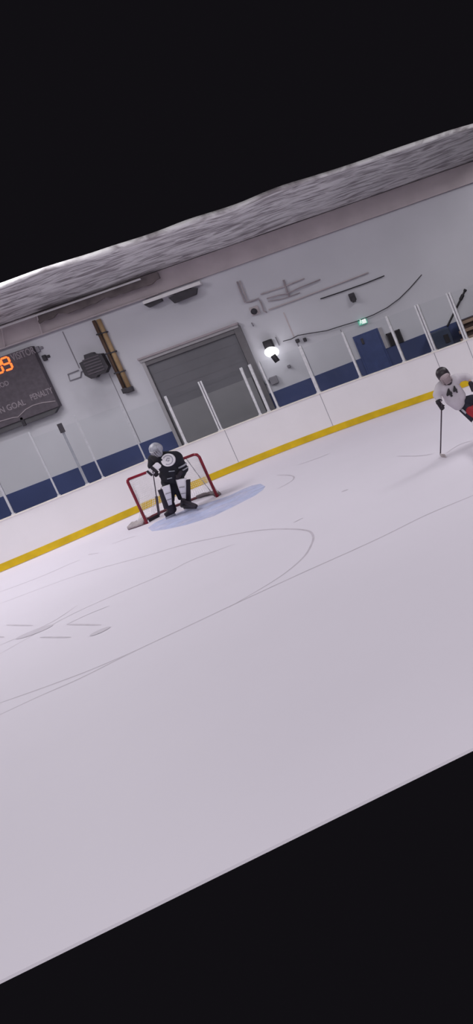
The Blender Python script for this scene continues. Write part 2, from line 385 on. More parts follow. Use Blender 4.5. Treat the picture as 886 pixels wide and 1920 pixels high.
# ------------------------------------------------------------------ grey shutter door
t = thing('shutter_door', ((dx0 + dx1) / 2, YW, 0), 'big grey roll-up shutter door behind the goal glass', 'door')
xl, xr = dx0 + 0.04, dx1 - 0.02
bm = bmesh.new()
n = 26; zz = [0.05 + (dz - 0.2) * i / n for i in range(n + 1)]
for i in range(n): box(bm, (xl, YW - 0.05 - (0.006 if i % 2 else 0), zz[i]), (xr, YW, zz[i + 1]))
link('curtain', bm, M['doorg'], t)
zl = 2.36
bm = bmesh.new(); box(bm, (xl + .05, YW - 0.09, 0.03), (xr - .05, YW - 0.05, zl)); link('reflection_panel', bm, M['doorrefl'], t)  # lighter sheet stands in for the reflection in the glass
bm = bmesh.new(); box(bm, (dx0 - 0.10, YW - 0.16, dz - 0.16), (dx1 + 0.18, YW, dz - 0.06), 0.01); link('header', bm, M['frame'], t)
bm = bmesh.new(); box(bm, (dx0 - 0.12, YW - 0.20, dz - 0.07), (dx1 + 0.20, YW, dz), 0.01); link('header_cap', bm, M['pipeg'], t)
bm = bmesh.new(); box(bm, (dx0, YW - 0.12, dz - 0.30), (dx1, YW - 0.04, dz - 0.16), 0.01); link('roller_guard', bm, M['dframe'], t)
bm = bmesh.new(); box(bm, (dx0 - 0.07, YW - 0.13, 0), (dx0 + 0.03, YW, dz - 0.1), 0.01); link('jamb', bm, M['frame'], t)
bm = bmesh.new(); box(bm, (dx1, YW - 0.13, 0), (dx1 + 0.22, YW, dz - 0.1), 0.01); link('jamb', bm, M['dframe'], t)
bm = bmesh.new(); box(bm, (dx1 + 0.22, YW - 0.04, 0), (band_r0, YW, 1.95)); link('lower_trim', bm, M['wooddark'], t)

# ------------------------------------------------------------------ scoreboard
sbx1 = (Wl(58, 649).x + Wl(111, 762).x) / 2; sz1 = Wl(58, 649, YW - .25).z; sz0 = Wl(111, 762, YW - .25).z; sbx0 = sbx1 - 4.6
YS = YW - 0.25
sbx1 = (Wl(58, 649, YS).x + Wl(111, 762, YS).x) / 2
t = thing('scoreboard', ((sbx0 + sbx1) / 2, YW, sz0), 'dark scoreboard with glowing orange digits on the wall at left', 'scoreboard')
bm = bmesh.new(); box(bm, (sbx0, YS, sz0), (sbx1, YW, sz1), 0.015); link('cabinet', bm, M['score'], t)
zb = Wl(0, 813, YS).z
bm = bmesh.new()
extr(bm, [Vector((sbx0, YS + .04, sz0 + .02)), Vector((sbx1 - .02, YS + .04, sz0 + .02)), Vector((sbx1 - .22, YS + .04, zb)), Vector((sbx0, YS + .04, zb))], Vector((0, .2, 0)))
link('advert_strip', bm, M['scorel'], t)
bm = bmesh.new()
pl = [Wl(*p, YS) for p in [(-30, 800), (0, 790), (25, 783), (34, 782), (41, 775), (48, 768), (62, 760), (80, 755), (104, 752)]]
tube(bm, [Vector((p.x, YS - .004, p.z)) for p in pl], 0.016, 6); link('curved_line', bm, M['pipeg'], t)
c = Wl(42, 790, YS); bm = bmesh.new(); box(bm, (c.x - .04, YS - .0, c.z - .15), (c.x + .05, YS + .06, c.z + .13), .01); link('latch', bm, M['dark'], t)
tx, tz = Vector((1, 0, 0)), Vector((0, 0, 1))
def sbtext(s, p, size, sx=1.0, al='LEFT'):
    q = Wl(*p, YS - .006); text('lettering', s, Vector((q.x, YS - .006, q.z)), size, M['letter'], t, tx, tz, 0.003, 0.004, al, sx)
sbtext('VISITOR', (24, 677), .30, 0.62); sbtext('PERIOD', (18, 721), .20, 0.8, 'RIGHT'); sbtext('SHOTS ON GOAL', (49, 758), .25, .78, 'RIGHT'); sbtext('PENALTY', (59, 751), .25, 0.62)
def seg7(ch, c, w_, h_, th):
    on = {'0': 'abcdef', '9': 'abcdfg', '1': 'bc', '2': 'abged'}[ch]; bm = bmesh.new()
    P = {'a': ((-1, 1), (1, 1)), 'b': ((1, 1), (1, 0)), 'c': ((1, 0), (1, -1)), 'd': ((-1, -1), (1, -1)), 'e': ((-1, -1), (-1, 0)), 'f': ((-1, 0), (-1, 1)), 'g': ((-1, 0), (1, 0))}
    for s in on:
        (ax, az), (bx_, bz_) = P[s]
        a = Vector((c.x + ax * w_ / 2, YS - .012, c.z + az * h_ / 2)); b = Vector((c.x + bx_ * w_ / 2, YS - .012, c.z + bz_ * h_ / 2)); d = (b - a).normalized()
        nn = Vector((-d.z, 0, d.x)) * th / 2; a2, b2 = a + d * th * .15, b - d * th * .15
        extr(bm, [a2, a2 + d * th * .4 + nn, b2 - d * th * .4 + nn, b2, b2 - d * th * .4 - nn, a2 + d * th * .4 - nn], Vector((0, .012, 0)))
    link('led_digit', bm, M['digit'], t)
for ch, p in (('9', (12.5, 682)), ('0', (-4.5, 688.5)), ('2', (-34, 700))):
    c = Wl(*p, YS); seg7(ch, c, .21, .37, .055)

# ------------------------------------------------------------------ other things on the wall
# octagonal dark heater
c = Wl(178, 684, YW - .2); t = thing('wall_heater', (c.x, YW - .2, c.z), 'dark grey eight-sided heater box on the wall between scoreboard and shutter door', 'heater')
bm = bmesh.new(); oc = [(-.40, .22), (-.20, .26), (-.16, .42), (.10, .42), (.14, .34), (.36, .28), (.40, -.22), (.24, -.38), (-.02, -.36), (-.10, -.42), (-.26, -.40), (-.40, -.22)]
extr(bm, [Vector((c.x + x * .88, YW - .32, c.z + z * .9)) for x, z in oc], Vector((0, .3, 0))); link('housing', bm, M['dark'], t)
bm = bmesh.new()
for k in range(6): box(bm, (c.x - .24, YW - .335, c.z - .24 + k * .09), (c.x + .24, YW - .32, c.z - .20 + k * .09))
link('grille', bm, M['score'], t)
bm = bmesh.new(); tube(bm, [Wl(*p, YW - .03) for p in ((168, 690), (152, 697), (151, 707), (131, 714), (127, 702), (147, 694))], .018, 6)
tag(link('conduit_loop', bm, M['seam']), 'thin grey conduit loop beside the dark heater box', 'conduit')
for q, (px_, py_) in enumerate(((84, 671), (71, 655))):
    c = Wl(px_, py_, YW - .05); bm = bmesh.new(); box(bm, (c.x - .06, YW - .1, c.z - .09), (c.x + .05, YW, c.z + .09), .02); box(bm, (c.x + .05, YW - .06, c.z - .03), (c.x + .14, YW, c.z + .05), .01)
    tag(link('junction_box', bm, M['dark'] if q == 0 else M['seam']), ['small dark junction box just right of the scoreboard', 'small grey junction box at the upper right corner of the scoreboard'][q], 'box')
# paired conduits
for (a, b, m_, rr, lab) in (((178, 600), (231, 732), 'brown', .05, 'dark brown vertical conduit, left one of the pair above the goal'), ((186, 598), (241, 730), 'tan', .065, 'tan vertical conduit, right one of the pair above the goal')):
    p, q = Wl(*a, YW - .08), Wl(*b, YW - .08); x = (p.x + q.x) / 2
    t = thing('wall_conduit', (x, YW - .08, q.z), lab, 'conduit')
    bm = bmesh.new(); tube(bm, [(x, YW - .08, p.z), (x, YW - .08, q.z)], rr, 10); link('pipe', bm, M[m_], t, True)
    bm = bmesh.new(); box(bm, (x - rr - .03, YW - .16, q.z - .1), (x + rr + .03, YW, q.z + .06), .02); link('end_box', bm, M['dark'], t)
    for k in range(3):
        bm = bmesh.new(); z = q.z + (p.z - q.z) * (0.25 + k * .28); box(bm, (x - rr - .03, YW - .15, z - .02), (x + rr + .03, YW, z + .02)); link('clamp', bm, M['dark'], t)
# lamp
c = Wl(509, 660, YW - .3); t = thing('wall_lamp', (c.x, YW, c.z), 'lit white lamp between two black brackets right of the shutter door', 'lamp')
bm = bmesh.new(); bmesh.ops.create_uvsphere(bm, u_segments=24, v_segments=14, radius=1, matrix=Matrix.Translation((c.x, YW - .3, c.z)) @ Matrix.Rotation(0.28, 4, 'Y') @ Matrix.Diagonal((.22, .17, .17, 1))); link('lamp_globe', bm, M['bulb'], t, True)
bm = bmesh.new(); b = Wl(503, 645, YW - .2); box(bm, (b.x - .15, YW - .32, b.z - .16), (b.x + .13, YW, b.z + .13), .03); link('upper_bracket', bm, M['black'], t)
bm = bmesh.new(); a = Wl(511, 666, YW - .42); b = Wl(520, 678, YW - .42); tube(bm, [a, (a + b) / 2, b], .09, 12, .085); bm2 = bm; link('lower_arm', bm2, M['black'], t)
pl_ = bpy.data.lights.new('wall_lamp_light', 'POINT'); pl_.energy = 3; pl_.shadow_soft_size = .2; po = bpy.data.objects.new('wall_lamp_light', pl_); po.location = (c.x, YW - .62, c.z); COL.objects.link(po)
# camera dome and conduits near the top
c = Wl(476, 584, YW - .1); t = thing('security_camera', (c.x, YW, c.z), 'small dark round camera on a pale base right of the shutter door top', 'camera')
bm = bmesh.new(); bmesh.ops.create_uvsphere(bm, u_segments=16, v_segments=10, radius=.1, matrix=Matrix.Translation((c.x, YW - .12, c.z))); link('dome', bm, M['dark'], t, True)
bm = bmesh.new(); box(bm, (c.x - .12, YW - .06, c.z - .12), (c.x + .16, YW, c.z + .16), .03); link('base', bm, M['pipe'], t)
def wpipe(name, pts, r, m, lab, cat='pipe', off=.06):
    bm = bmesh.new(); tube(bm, [Wl(*p, YW - off) for p in pts], r, 7); return tag(link(name, bm, m, None, True), lab, cat)
wpipe('wall_pipe', [(444, 528), (452, 550), (459, 567), (470, 565), (484, 560), (489, 568), (494, 583), (500, 586)], .024, M['pipeg'], 'grey pipe that steps down the wall beside the camera dome', 'pipe')
wpipe('wall_pipe', [(449, 526), (456, 546), (463, 562)], .02, M['pipe'], 'short pale pipe beside the stepped grey pipe')
wpipe('wall_pipe', [(503, 581), (560, 560), (600, 545), (640, 530), (690, 511)], .022, M['pipe'], 'lowest of the pale horizontal pipes high on the wall')
wpipe('wall_pipe', [(500, 560), (520, 554), (537, 551), (560, 540), (600, 524)], .02, M['pipeg'], 'middle greyish pipe high on the wall', off=.1)
wpipe('wall_pipe', [(488, 552), (530, 538), (570, 522)], .02, M['pipe'], 'uppermost pale pipe high on the wall')
wpipe('wall_pipe', [(502, 565), (530, 560), (562, 549)], .014, M['pipeg'], 'thin grey pipe just over the lowest pale one')
wpipe('wall_pipe', [(531, 525), (537, 545), (542, 556)], .03, M['pipeg'], 'thick vertical pipe crossing the horizontal pipes')
wpipe('wall_rod', [(600, 560.5), (640, 547), (685, 531), (720, 517)], .017, M['black'], 'thin black rod high on the wall, slanting with the pipes', 'rod')
wpipe('hanging_cable', [(530, 640), (545, 636), (558, 629), (580, 625), (612, 620), (640, 611), (670, 602), (700, 590), (725, 577), (748, 560), (768, 540), (790, 515)], .015, M['dark'], 'black cable sagging across the wall over the exit sign', 'cable', .1)
wpipe('wall_conduit', [(471, 605), (475, 612)], .02, M['seam'], 'short grey conduit stub below the camera dome', 'conduit')
wpipe('wall_conduit', [(516, 632), (523, 648)], .018, M['seam'], 'thin grey conduit stub right of the lit lamp', 'conduit')
for (px_, py_, w_, h_, m_, lab, nm) in ((660, 557, .20, .26, 'dark', 'dark camera-like box high on the wall under the black rod', 'wall_speaker'), (557, 639, .12, .12, 'dark', 'small dark socket box under the sagging cable, left one', 'socket_box'), (571, 637, .10, .13, 'dark', 'small dark socket box under the sagging cable, right one', 'socket_box'),
        (541, 687, .10, .10, 'seam', 'small grey thermostat on the wall above the blue band', 'thermostat'), (513, 713, .24, .26, 'seam', 'grey electrical box above the blue band beside the shutter door', 'electrical_box'), (500, 716, .14, .12, 'dimalu', 'small pale switch beside the grey electrical box', 'switch_box'), (460, 553, .01, .01, 'dark', '', '')):
    if not nm: continue
    c = Wl(px_, py_, YW - .08); bm = bmesh.new(); box(bm, (c.x - w_ / 2, YW - .12, c.z - h_ / 2), (c.x + w_ / 2, YW, c.z + h_ / 2), .02)
    if nm == 'wall_speaker': box(bm, (c.x - .06, YW - .2, c.z - h_ / 2 - .05), (c.x + .07, YW - .06, c.z), .02)
    tag(link(nm, bm, M[m_]), lab, 'speaker' if nm == 'wall_speaker' else 'box')
# exit sign
c = Wl(679, 603, YW - .08); t = thing('exit_sign', (c.x, YW, c.z), 'small green and white running-man exit sign above the blue door', 'sign')
bm = bmesh.new(); box(bm, (c.x - .15, YW - .1, c.z - .10), (c.x + .15, YW, c.z + .10), .015); link('sign_box', bm, M['sign'], t)
bm = bmesh.new(); y = YW - .108
box(bm, (c.x - .01, y, c.z - .075), (c.x + .12, y + .006, c.z + .08))
link('sign_door', bm, M['signw'], t)
bm = bmesh.new()
bmesh.ops.create_uvsphere(bm, u_segments=10, v_segments=6, radius=.022, matrix=Matrix.Translation((c.x - .05, y - .004, c.z + .065)))
for a, b in (((-.06, .05), (-.085, -.01)), ((-.085, -.01), (-.04, -.04)), ((-.04, -.04), (-.06, -.09)), ((-.085, -.01), (-.13, -.07)), ((-.06, .04), (-.01, .01)), ((-.06, .04), (-.12, .01))):
    tube(bm, [(c.x + .02 + a[0], y - .004, c.z + a[1] * .8), (c.x + .02 + b[0], y - .004, c.z + b[1] * .8)], .011, 6)
link('running_figure', bm, M['signw'], t)
# blue door with pale jamb, dark window
q0, q1 = Wl(660, 632), Wl(707, 615); zt = (q0.z + q1.z) / 2
bm = bmesh.new(); box(bm, (q0.x, YW - .05, 0), (q1.x, YW, zt), .01)
d1 = link('door_1', bm, M['doorblue'], kind='structure')
bm = bmesh.new(); box(bm, (q0.x + .06, YW - .07, .05), (q1.x - .06, YW - .05, zt - .06), .008); link('door_leaf', bm, M['doorblue'], d1)
c = Wl(679, 640, YW - .1); bm = bmesh.new(); box(bm, (c.x - .04, YW - .10, c.z - .1), (c.x + .04, YW - .07, c.z + .1), .01); link('door_handle', bm, M['dark'], d1)
a, b = Wl(720, 625), Wl(727, 652)
bm = bmesh.new(); box(bm, (q1.x + .0, YW - .05, BZ), (q1.x + .12, YW, zt - .02)); link('door_jamb', bm, M['frame'], d1)
a, b, cc = Wl(722, 626), Wl(748, 617), Wl(757, 641)
t = thing('notice_board', ((a.x + b.x) / 2, YW, cc.z), 'dark framed window panel on the wall right of the blue door', 'window')
zt2 = (a.z + b.z) / 2
bm = bmesh.new(); box(bm, (a.x, YW - .05, BZ), (b.x, YW, zt2), .01); link('panel', bm, M['black'], t)
bm = bmesh.new(); x = (a.x + b.x) / 2
for u in (a.x, x - .02, b.x - .04): box(bm, (u, YW - .07, BZ), (u + .04, YW - .05, zt2))
box(bm, (a.x, YW - .07, zt2 - .04), (b.x, YW - .05, zt2)); link('frame', bm, M['dark'], t)
# leaning black pole and covered crates, bleachers at right
a, b = Wl(872, 543, YW - .2), Wl(838, 612, YW - .5)
t = thing('leaning_pole', (b.x, b.y, b.z), 'black pole leaning against the wall behind the tall right stanchion', 'pole')
foot = b + (b - a).normalized() * 0.9
bm = bmesh.new(); tube(bm, [a, b], .035, 8); link('shaft', bm, M['black'], t)
bm = bmesh.new(); c = a * .72 + b * .28; tube(bm, [a * .85 + b * .15, c], .06, 8); tube(bm, [a, a * .95 + b * .05], .055, 8); link('sleeve', bm, M['black'], t)
a, b = Wl(802, 625, YW - .6), Wl(858, 606, YW - .6)
t = thing('covered_crate', ((a.x + b.x) / 2, YW - .4, 0), 'dark blue covered crate standing at the wall beside the wooden benches', 'crate')
bm = bmesh.new(); box(bm, (a.x, YW - .65, 0), (Wl(862, 620, YW - 1.0).x - .28, YW - .05, (a.z + b.z) / 2 - .02), .04); link('cover', bm, M['tarp'], t)
bm = bmesh.new(); c = Wl(837, 634, YW - .66); box(bm, (c.x - .08, YW - .68, c.z - .15), (c.x + .08, YW - .65, c.z + .13), .01); link('flap', bm, M['black'], t)
a = Wl(862, 620, YW - 1.0); zt = Wl(886, 590, YW - 1.0).z
t = thing('wooden_bleacher', (a.x + 1, YW - 1, 0), 'stacked brown wooden bench planks at the far right edge', 'bleacher')
bm = bmesh.new(); box(bm, (a.x + .05, YW - .95, 0), (a.x + 3.0, YW - .2, zt - .05)); link('frame', bm, M['wooddark'], t)  # dark fill behind the planks, its colour stands for shade in the gaps
for k in range(5):
    bm = bmesh.new(); z = zt - .18 - k * .26; box(bm, (a.x - .05 * k, YW - 1.05, z), (a.x + 3.1, YW - .93, z + .10), .01); link('plank', bm, M['wood'], t)

# ------------------------------------------------------------------ rink boards
BH = 1.23
def loft(name, x0, x1, secs, m, parent, n=None):
    """extrude a cross-section [(outward offset, z)] along the board line"""
    n = n or max(2, int((x1 - x0) / .25)); bm = bmesh.new(); rings = []
    for i in range(n + 1):
        x = x0 + (x1 - x0) * i / n; p = Vector((x, bpath(x), 0)); nn = bnor(x)
        rings.append([bm.verts.new(p + nn * o_ + Vector((0, 0, z))) for o_, z in secs])
    k = len(secs)
    for i in range(n):
        for j in range(k): bm.faces.new((rings[i][j], rings[i][(j + 1) % k], rings[i + 1][(j + 1) % k], rings[i + 1][j]))
    bm.faces.new(rings[0]); bm.faces.new(rings[-1][::-1])
    return link(name, bm, m, parent)
t = thing('dasher_boards', (-4, bpath(-4), 0), 'white rink boards with a yellow kickplate behind the goal', 'boards')
loft('board_face', BX0, BX1, [(0, 0), (.14, 0), (.14, BH), (0, BH)], M['board'], t)
loft('kickplate', BX0, BX1, [(-.018, 0.015), (0, .015), (0, .205), (-.012, .205)], M['yellow'], t)
loft('cap_rail', BX0, BX1, [(-.02, BH), (.16, BH), (.16, BH + .03), (-.02, BH + .03)], M['cap'], t)
def on_boards(px_, py_, z=None):
    Yy = 24.0
    for _ in range(30): p = Wl(px_, py_, Yy); Yy = 0.5 * Yy + 0.5 * (bpath(p.x) + .07)
    return Wl(px_, py_, Yy)
for px_, py_ in ((423, 810), (606, 755), (878, 652), (816, 670)):
    x = on_boards(px_, py_).x; loft('board_seam', x - .007, x + .007, [(-.003, .21), (0, .21), (0, BH), (-.003, BH)], M['seam'], t, 1)
# stanchions: base pixel on the rail, top pixel, width, material
st = [((-38, 990), 1.9, .05, 'midalu', 'left of the frame'),
      ((27, 964), 1.9, .05, 'midalu', 'leftmost, below the scoreboard'),
      ((112.4, 928.7), 1.9, .04, 'midalu', 'second from left'),
      ((165, 906), 1.75, .065, 'dimalu', 'third from left, with a dark clamp on top'),
      ((195, 895), 1.9, .04, 'midalu', 'fourth from left'),
      ((274, 861), 1.75, .04, 'midalu', 'just left of the goalkeeper helmet'),
      ((350, 832), 1.52, .065, 'alu', 'in front of the left half of the shutter door'),
      ((415, 808), 1.57, .11, 'alu', 'thick one before the middle of the shutter door'),
      ((488, 777), 1.52, .065, 'alu', 'left one of the close trio at the shutter door jamb'),
      ((504, 771), 1.52, .075, 'alu', 'middle one of the close trio at the shutter door jamb'),
      ((521, 765), 1.50, .055, 'alu', 'right one of the close trio at the shutter door jamb'),
      ((597, 737), 1.50, .095, 'alu', 'in front of the blue band between lamp and blue door'),
      ((675, 709), 1.45, .06, 'alu', 'just left of the blue door'),
      ((757, 681), 1.43, .065, 'alu', 'in front of the dark window panel'),
      ((814, 663), 1.43, .13, 'alu', 'thick double one right of the dark window panel'),
      ((874, 643), 1.43, .13, 'alu', 'thick double one nearest the right edge')]
bases = []
for (p, hh, wd, m_, lab) in st:
    b = on_boards(*p); x = b.x; c = Vector((x, bpath(x), 0)) + bnor(x) * .07; bases.append((x, hh)); tt, nn = btan(x), bnor(x)
    t = thing('glass_stanchion', c + Vector((0, 0, BH + .03)), 'pale metal stanchion, ' + lab, 'post', 'stanchions holding the rink glass')
    z0, z1 = BH + .03, BH + hh
    if wd > .1:
        for s in (-1, 1):
            bm = bmesh.new(); obox(bm, c + tt * s * wd * .3 + Vector((0, 0, (z0 + z1) / 2)), tt * wd * .19, nn * .035, Vector((0, 0, (z1 - z0) / 2))); link('post', bm, M[m_], t)
        bm = bmesh.new(); obox(bm, c + nn * .01 + Vector((0, 0, (z0 + z1) / 2 - .02)), tt * wd * .12, nn * .02, Vector((0, 0, (z1 - z0) / 2 - .02))); link('gasket', bm, M['seam'], t)
    else:
        bm = bmesh.new(); obox(bm, c + Vector((0, 0, (z0 + z1) / 2)), tt * wd / 2, nn * .035, Vector((0, 0, (z1 - z0) / 2))); link('post', bm, M[m_], t)
    bm = bmesh.new(); obox(bm, c + Vector((0, 0, z0 + .015)), tt * (wd / 2 + .02), nn * .06, Vector((0, 0, .015))); link('foot_plate', bm, M['alu'], t)
    if 'dark clamp' in lab:
        bm = bmesh.new(); obox(bm, c + Vector((0, 0, z1 - .05)), tt * .06, nn * .06, Vector((0, 0, .13))); link('clamp', bm, M['dark'], t)
names = ['at the far left edge below the scoreboard', 'below the scoreboard left part', 'below the scoreboard corner', 'narrow one under the dark heater', 'left of the goalkeeper head', 'above the goalkeeper', 'before the left half of the shutter door', 'before the right half of the shutter door', 'narrow left one at the shutter door jamb', 'narrow right one at the shutter door jamb', 'below the lit lamp', 'left of the blue door', 'before the blue door', 'before the dark window panel', 'before the covered crate', 'at the right edge before the benches']
for i in range(len(bases)):
    x0 = bases[i][0] + st[i][2] / 2 + .012; x1 = (bases[i + 1][0] - st[i + 1][2] / 2 - .012) if i + 1 < len(bases) else BX1 - .3
    hh = min(bases[i][1], bases[min(i + 1, len(bases) - 1)][1]) - .03
    o = loft('rink_glass', x0, x1, [(.064, BH + .03), (.076, BH + .03), (.076, BH + hh), (.064, BH + hh)], M['glass'], None, 3)
    tag(o, 'clear rink glass pane standing on the boards, ' + names[i], 'glass', 'rink glass panes')

# ------------------------------------------------------------------ goal
PL, PR = G(275.5, 982), G(407, 932)
e = (PR - PL); GW = e.length; e.normalize(); bk = Vector((-e.y, e.x, 0)); mid = (PL + PR) / 2
def gp(u, v, z): return mid + e * u + bk * v + Vector((0, 0, z))
hw = GW / 2; GH = 1.18
goal = thing('hockey_goal', mid, 'red framed ice hockey goal with white netting on the blue crease', 'goal')
bm = bmesh.new(); tube(bm, [gp(-hw, 0, 0), gp(-hw, 0, GH - .05), gp(-hw + .015, 0, GH - .02), gp(-hw + .05, 0, GH)], .034, 12); link('goal_post', bm, M['red'], goal, True)
bm = bmesh.new(); tube(bm, [gp(hw, 0, 0), gp(hw, 0, GH - .10), gp(hw - .03, 0, GH - .03), gp(hw - .10, 0, GH)], .034, 12); link('goal_post', bm, M['red'], goal, True)
bm = bmesh.new(); tube(bm, [gp(-hw + .05, 0, GH), gp(hw - .10, 0, GH)], .034, 12); link('crossbar', bm, M['red'], goal, True)
base = [(-hw, 0), (-hw - .30, .04), (-hw - .52, .12), (-hw - .56, .26), (-hw - .40, .52), (-hw - .05, .85), (-hw + .35, 1.0), (0, 1.03), (hw - .65, .98), (hw - .38, .80), (hw - .16, .48), (hw + .02, .15), (hw, 0)]
bm = bmesh.new(); tube(bm, [gp(u, v, .035) for u, v in base], .032, 8); link('base_frame', bm, M['maroon'], goal, True)
top = [(-hw + .05, 0), (-hw + .06, .35), (-hw + .22, .52), (0, .56), (hw - .45, .54), (hw - .22, .38), (hw - .06, 0)]
bm = bmesh.new(); tube(bm, [gp(u, v, GH - .02) for u, v in top], .02, 8); link('top_frame', bm, M['white'], goal, True)
for s in (-.35, .35):
    bm = bmesh.new(); tube(bm, [gp(s, .54, GH - .02), gp(s, .80, .6), gp(s * 1.1, 1.0, .05)], .009, 6); link('back_brace', bm, M['seam'], goal, True)
def resample(pl, n):
    P = [Vector((a, b, 0)) for a, b in pl]; L = [0]
    for i in range(1, len(P)): L.append(L[-1] + (P[i] - P[i - 1]).length)
    out = []
    for k in range(n + 1):
        s = L[-1] * k / n; i = 0
        while i < len(P) - 2 and L[i + 1] < s: i += 1
        f_ = (s - L[i]) / (L[i + 1] - L[i]); out.append(P[i].lerp(P[i + 1], f_))
    return out
nu, nv = 64, 22
A_, B_ = resample(base, nu), resample(top, nu)
bm = bmesh.new(); gr = []
for j in range(nv + 1):
    f_ = j / nv; row = []
    for i in range(nu + 1):
        a, b = A_[i], B_[i]; ff = f_ ** 0.8
        # the net hangs in: wide only near the ice
        q = a.lerp(b, min(1, ff ** .45) if i < nu * .3 else ff); row.append(bm.verts.new(gp(q.x, q.y, .05 + (GH - .07) * f_)))
    gr.append(row)
for j in range(nv):
    for i in range(nu): bm.faces.new((gr[j][i], gr[j][i + 1], gr[j + 1][i + 1], gr[j + 1][i]))
tp = [[bm.verts.new(gp(B_[i].x, B_[i].y * (1 - k / 8), GH - .01)) for i in range(nu + 1)] for k in range(9)]
for k in range(8):
    for i in range(nu): 
        try: bm.faces.new((tp[k][i], tp[k][i + 1], tp[k + 1][i + 1], tp[k + 1][i]))
        except ValueError: pass
bmesh.ops.remove_doubles(bm, verts=bm.verts, dist=.004)
net = link('netting', bm, M['net'], goal)
wf = net.modifiers.new('cords', 'WIREFRAME'); wf.thickness = .008; wf.use_replace = True; wf.use_even_offset = False
# fabric skirt along the foot of the net
def skirt(i0, i1, hgt, m, ins=.0):
    bm = bmesh.new(); P = resample(base, 60); rings = []
    for k in range(i0, i1 + 1):
        q = P[k]; d = (P[min(k + 1, 60)] - P[max(k - 1, 0)]).normalized(); nn = Vector((-d.y, d.x, 0)) * -1
        hh = hgt * (0.75 + .35 * noise.noise(Vector((k * .35, 1, 0))) + .15)
        c = Vector((q.x, q.y, 0)); sec = [(.035, .02), (.03, hh * .6), (-.10, hh), (-.14, hh * .8), (-.10, .02)]
        sg = 1 if (c + nn * .1 - Vector((0, .4, 0))).length > (c - Vector((0, .4, 0))).length else -1
        rings.append([bm.verts.new(gp(c.x + nn.x * o_ * sg, max(-.02, c.y + nn.y * o_ * sg), z)) for o_, z in sec])
    for a in range(len(rings) - 1):
        for j in range(5): bm.faces.new((rings[a][j], rings[a][(j + 1) % 5], rings[a + 1][(j + 1) % 5], rings[a + 1][j]))
    bm.faces.new(rings[0]); bm.faces.new(rings[-1][::-1]); link('base_skirt', bm, m, goal, True)
skirt(1, 17, .15, M['skirt']); skirt(38, 59, .12, M['skirtd'])

# ------------------------------------------------------------------ people
class Fig:
    def __init__(s, base, lean=0.0):
        s.base = base; s.lean = lean; d = Vector((base.x, base.y, 0)).normalized(); s.d = d; s.r = Vector((d.y, -d.x, 0))
    def __call__(s, x, y, off=0.0):
        rr = ray(x, y); k = (s.base.dot(s.d) + off) / rr.dot(s.d); p = C0 + rr * k
        k = (s.base.dot(s.d) + off - s.lean * min(1, max(0, p.z))) / rr.dot(s.d); return C0 + rr * k
def skate(P, ankle, toe, heel, parent, who):
    """ankle, toe, heel: points; the boot stands on a steel blade"""
    fwd = (toe - heel); fwd.z = 0; L = fwd.length; fwd.normalize(); side = Vector((-fwd.y, fwd.x, 0)); z = .085
    bm = bmesh.new()
    h0 = Vector((heel.x, heel.y, z + .05)); t0 = Vector((toe.x, toe.y, z + .035))
    capsule(bm, h0 + fwd * .04, t0 - fwd * .05, .052, .045); capsule(bm, h0 + fwd * .05, Vector((ankle.x, ankle.y, z + .20)), .055, .058); capsule(bm, t0 - fwd * .10 + Vector((0, 0, .02)), Vector((ankle.x, ankle.y, z + .16)) + fwd * .02, .04, .05)
    b = fuse('skate', bm, M['padb'], parent, .012, 3)
    bm = bmesh.new(); c = (h0 + t0) / 2; c.z = z - .01; obox(bm, c, fwd * (L * .42), side * .018, Vector((0, 0, .022))); link('blade_holder', bm, M['padb'], b)
    bm = bmesh.new(); c.z = .032; obox(bm, c, fwd * (L * .48), side * .003, Vector((0, 0, .03))); link('blade', bm, M['steel'], b)
def glove(hand, aim, side, size, m, parent, name='glove', curl=True):
    """padded glove: palm, four rolled fingers of unequal length and a thumb, cuff"""
    bm = bmesh.new(); aim = aim.normalized(); side = (side - aim * side.dot(aim)).normalized(); nrm = aim.cross(side)
    capsule(bm, hand - aim * size * .5, hand + aim * size * .25, size * .48, size * .50, nrm, .7)
    for i, ln in enumerate((.62, .74, .70, .55)):
        a = hand + side * size * (-.36 + .24 * i) + aim * size * .35; b = a + aim * size * ln * .55 + nrm * size * .12; c = b + nrm * size * ln * .45 - aim * size * .1
        capsule(bm, a, b, size * .145, size * .13); capsule(bm, b, c, size * .13, size * .11)
    a = hand + side * size * .42 - aim * size * .1; capsule(bm, a, a + side * size * .22 + aim * size * .35 + nrm * size * .18, size * .17, size * .12)
    capsule(bm, hand - aim * size * .95, hand - aim * size * .5, size * .52, size * .46)
    return fuse(name, bm, m, parent, max(.007, size * .07), 2)

def head_parts(bm, c, R, face, up):
    """skull, jaw, nose, ears, neck-ready head"""
    rt = face.cross(up).normalized()
    capsule(bm, c + up * R * .15, c - up * R * .25 + face * R * .12, R * .82, R * .66)
    capsule(bm, c + face * R * .72 - up * R * .02, c + face * R * .86 - up * R * .2, R * .08, R * .13)
    for s in (-1, 1): capsule(bm, c + rt * s * R * .80, c + rt * s * R * .82 - up * R * .2, R * .12, R * .08)

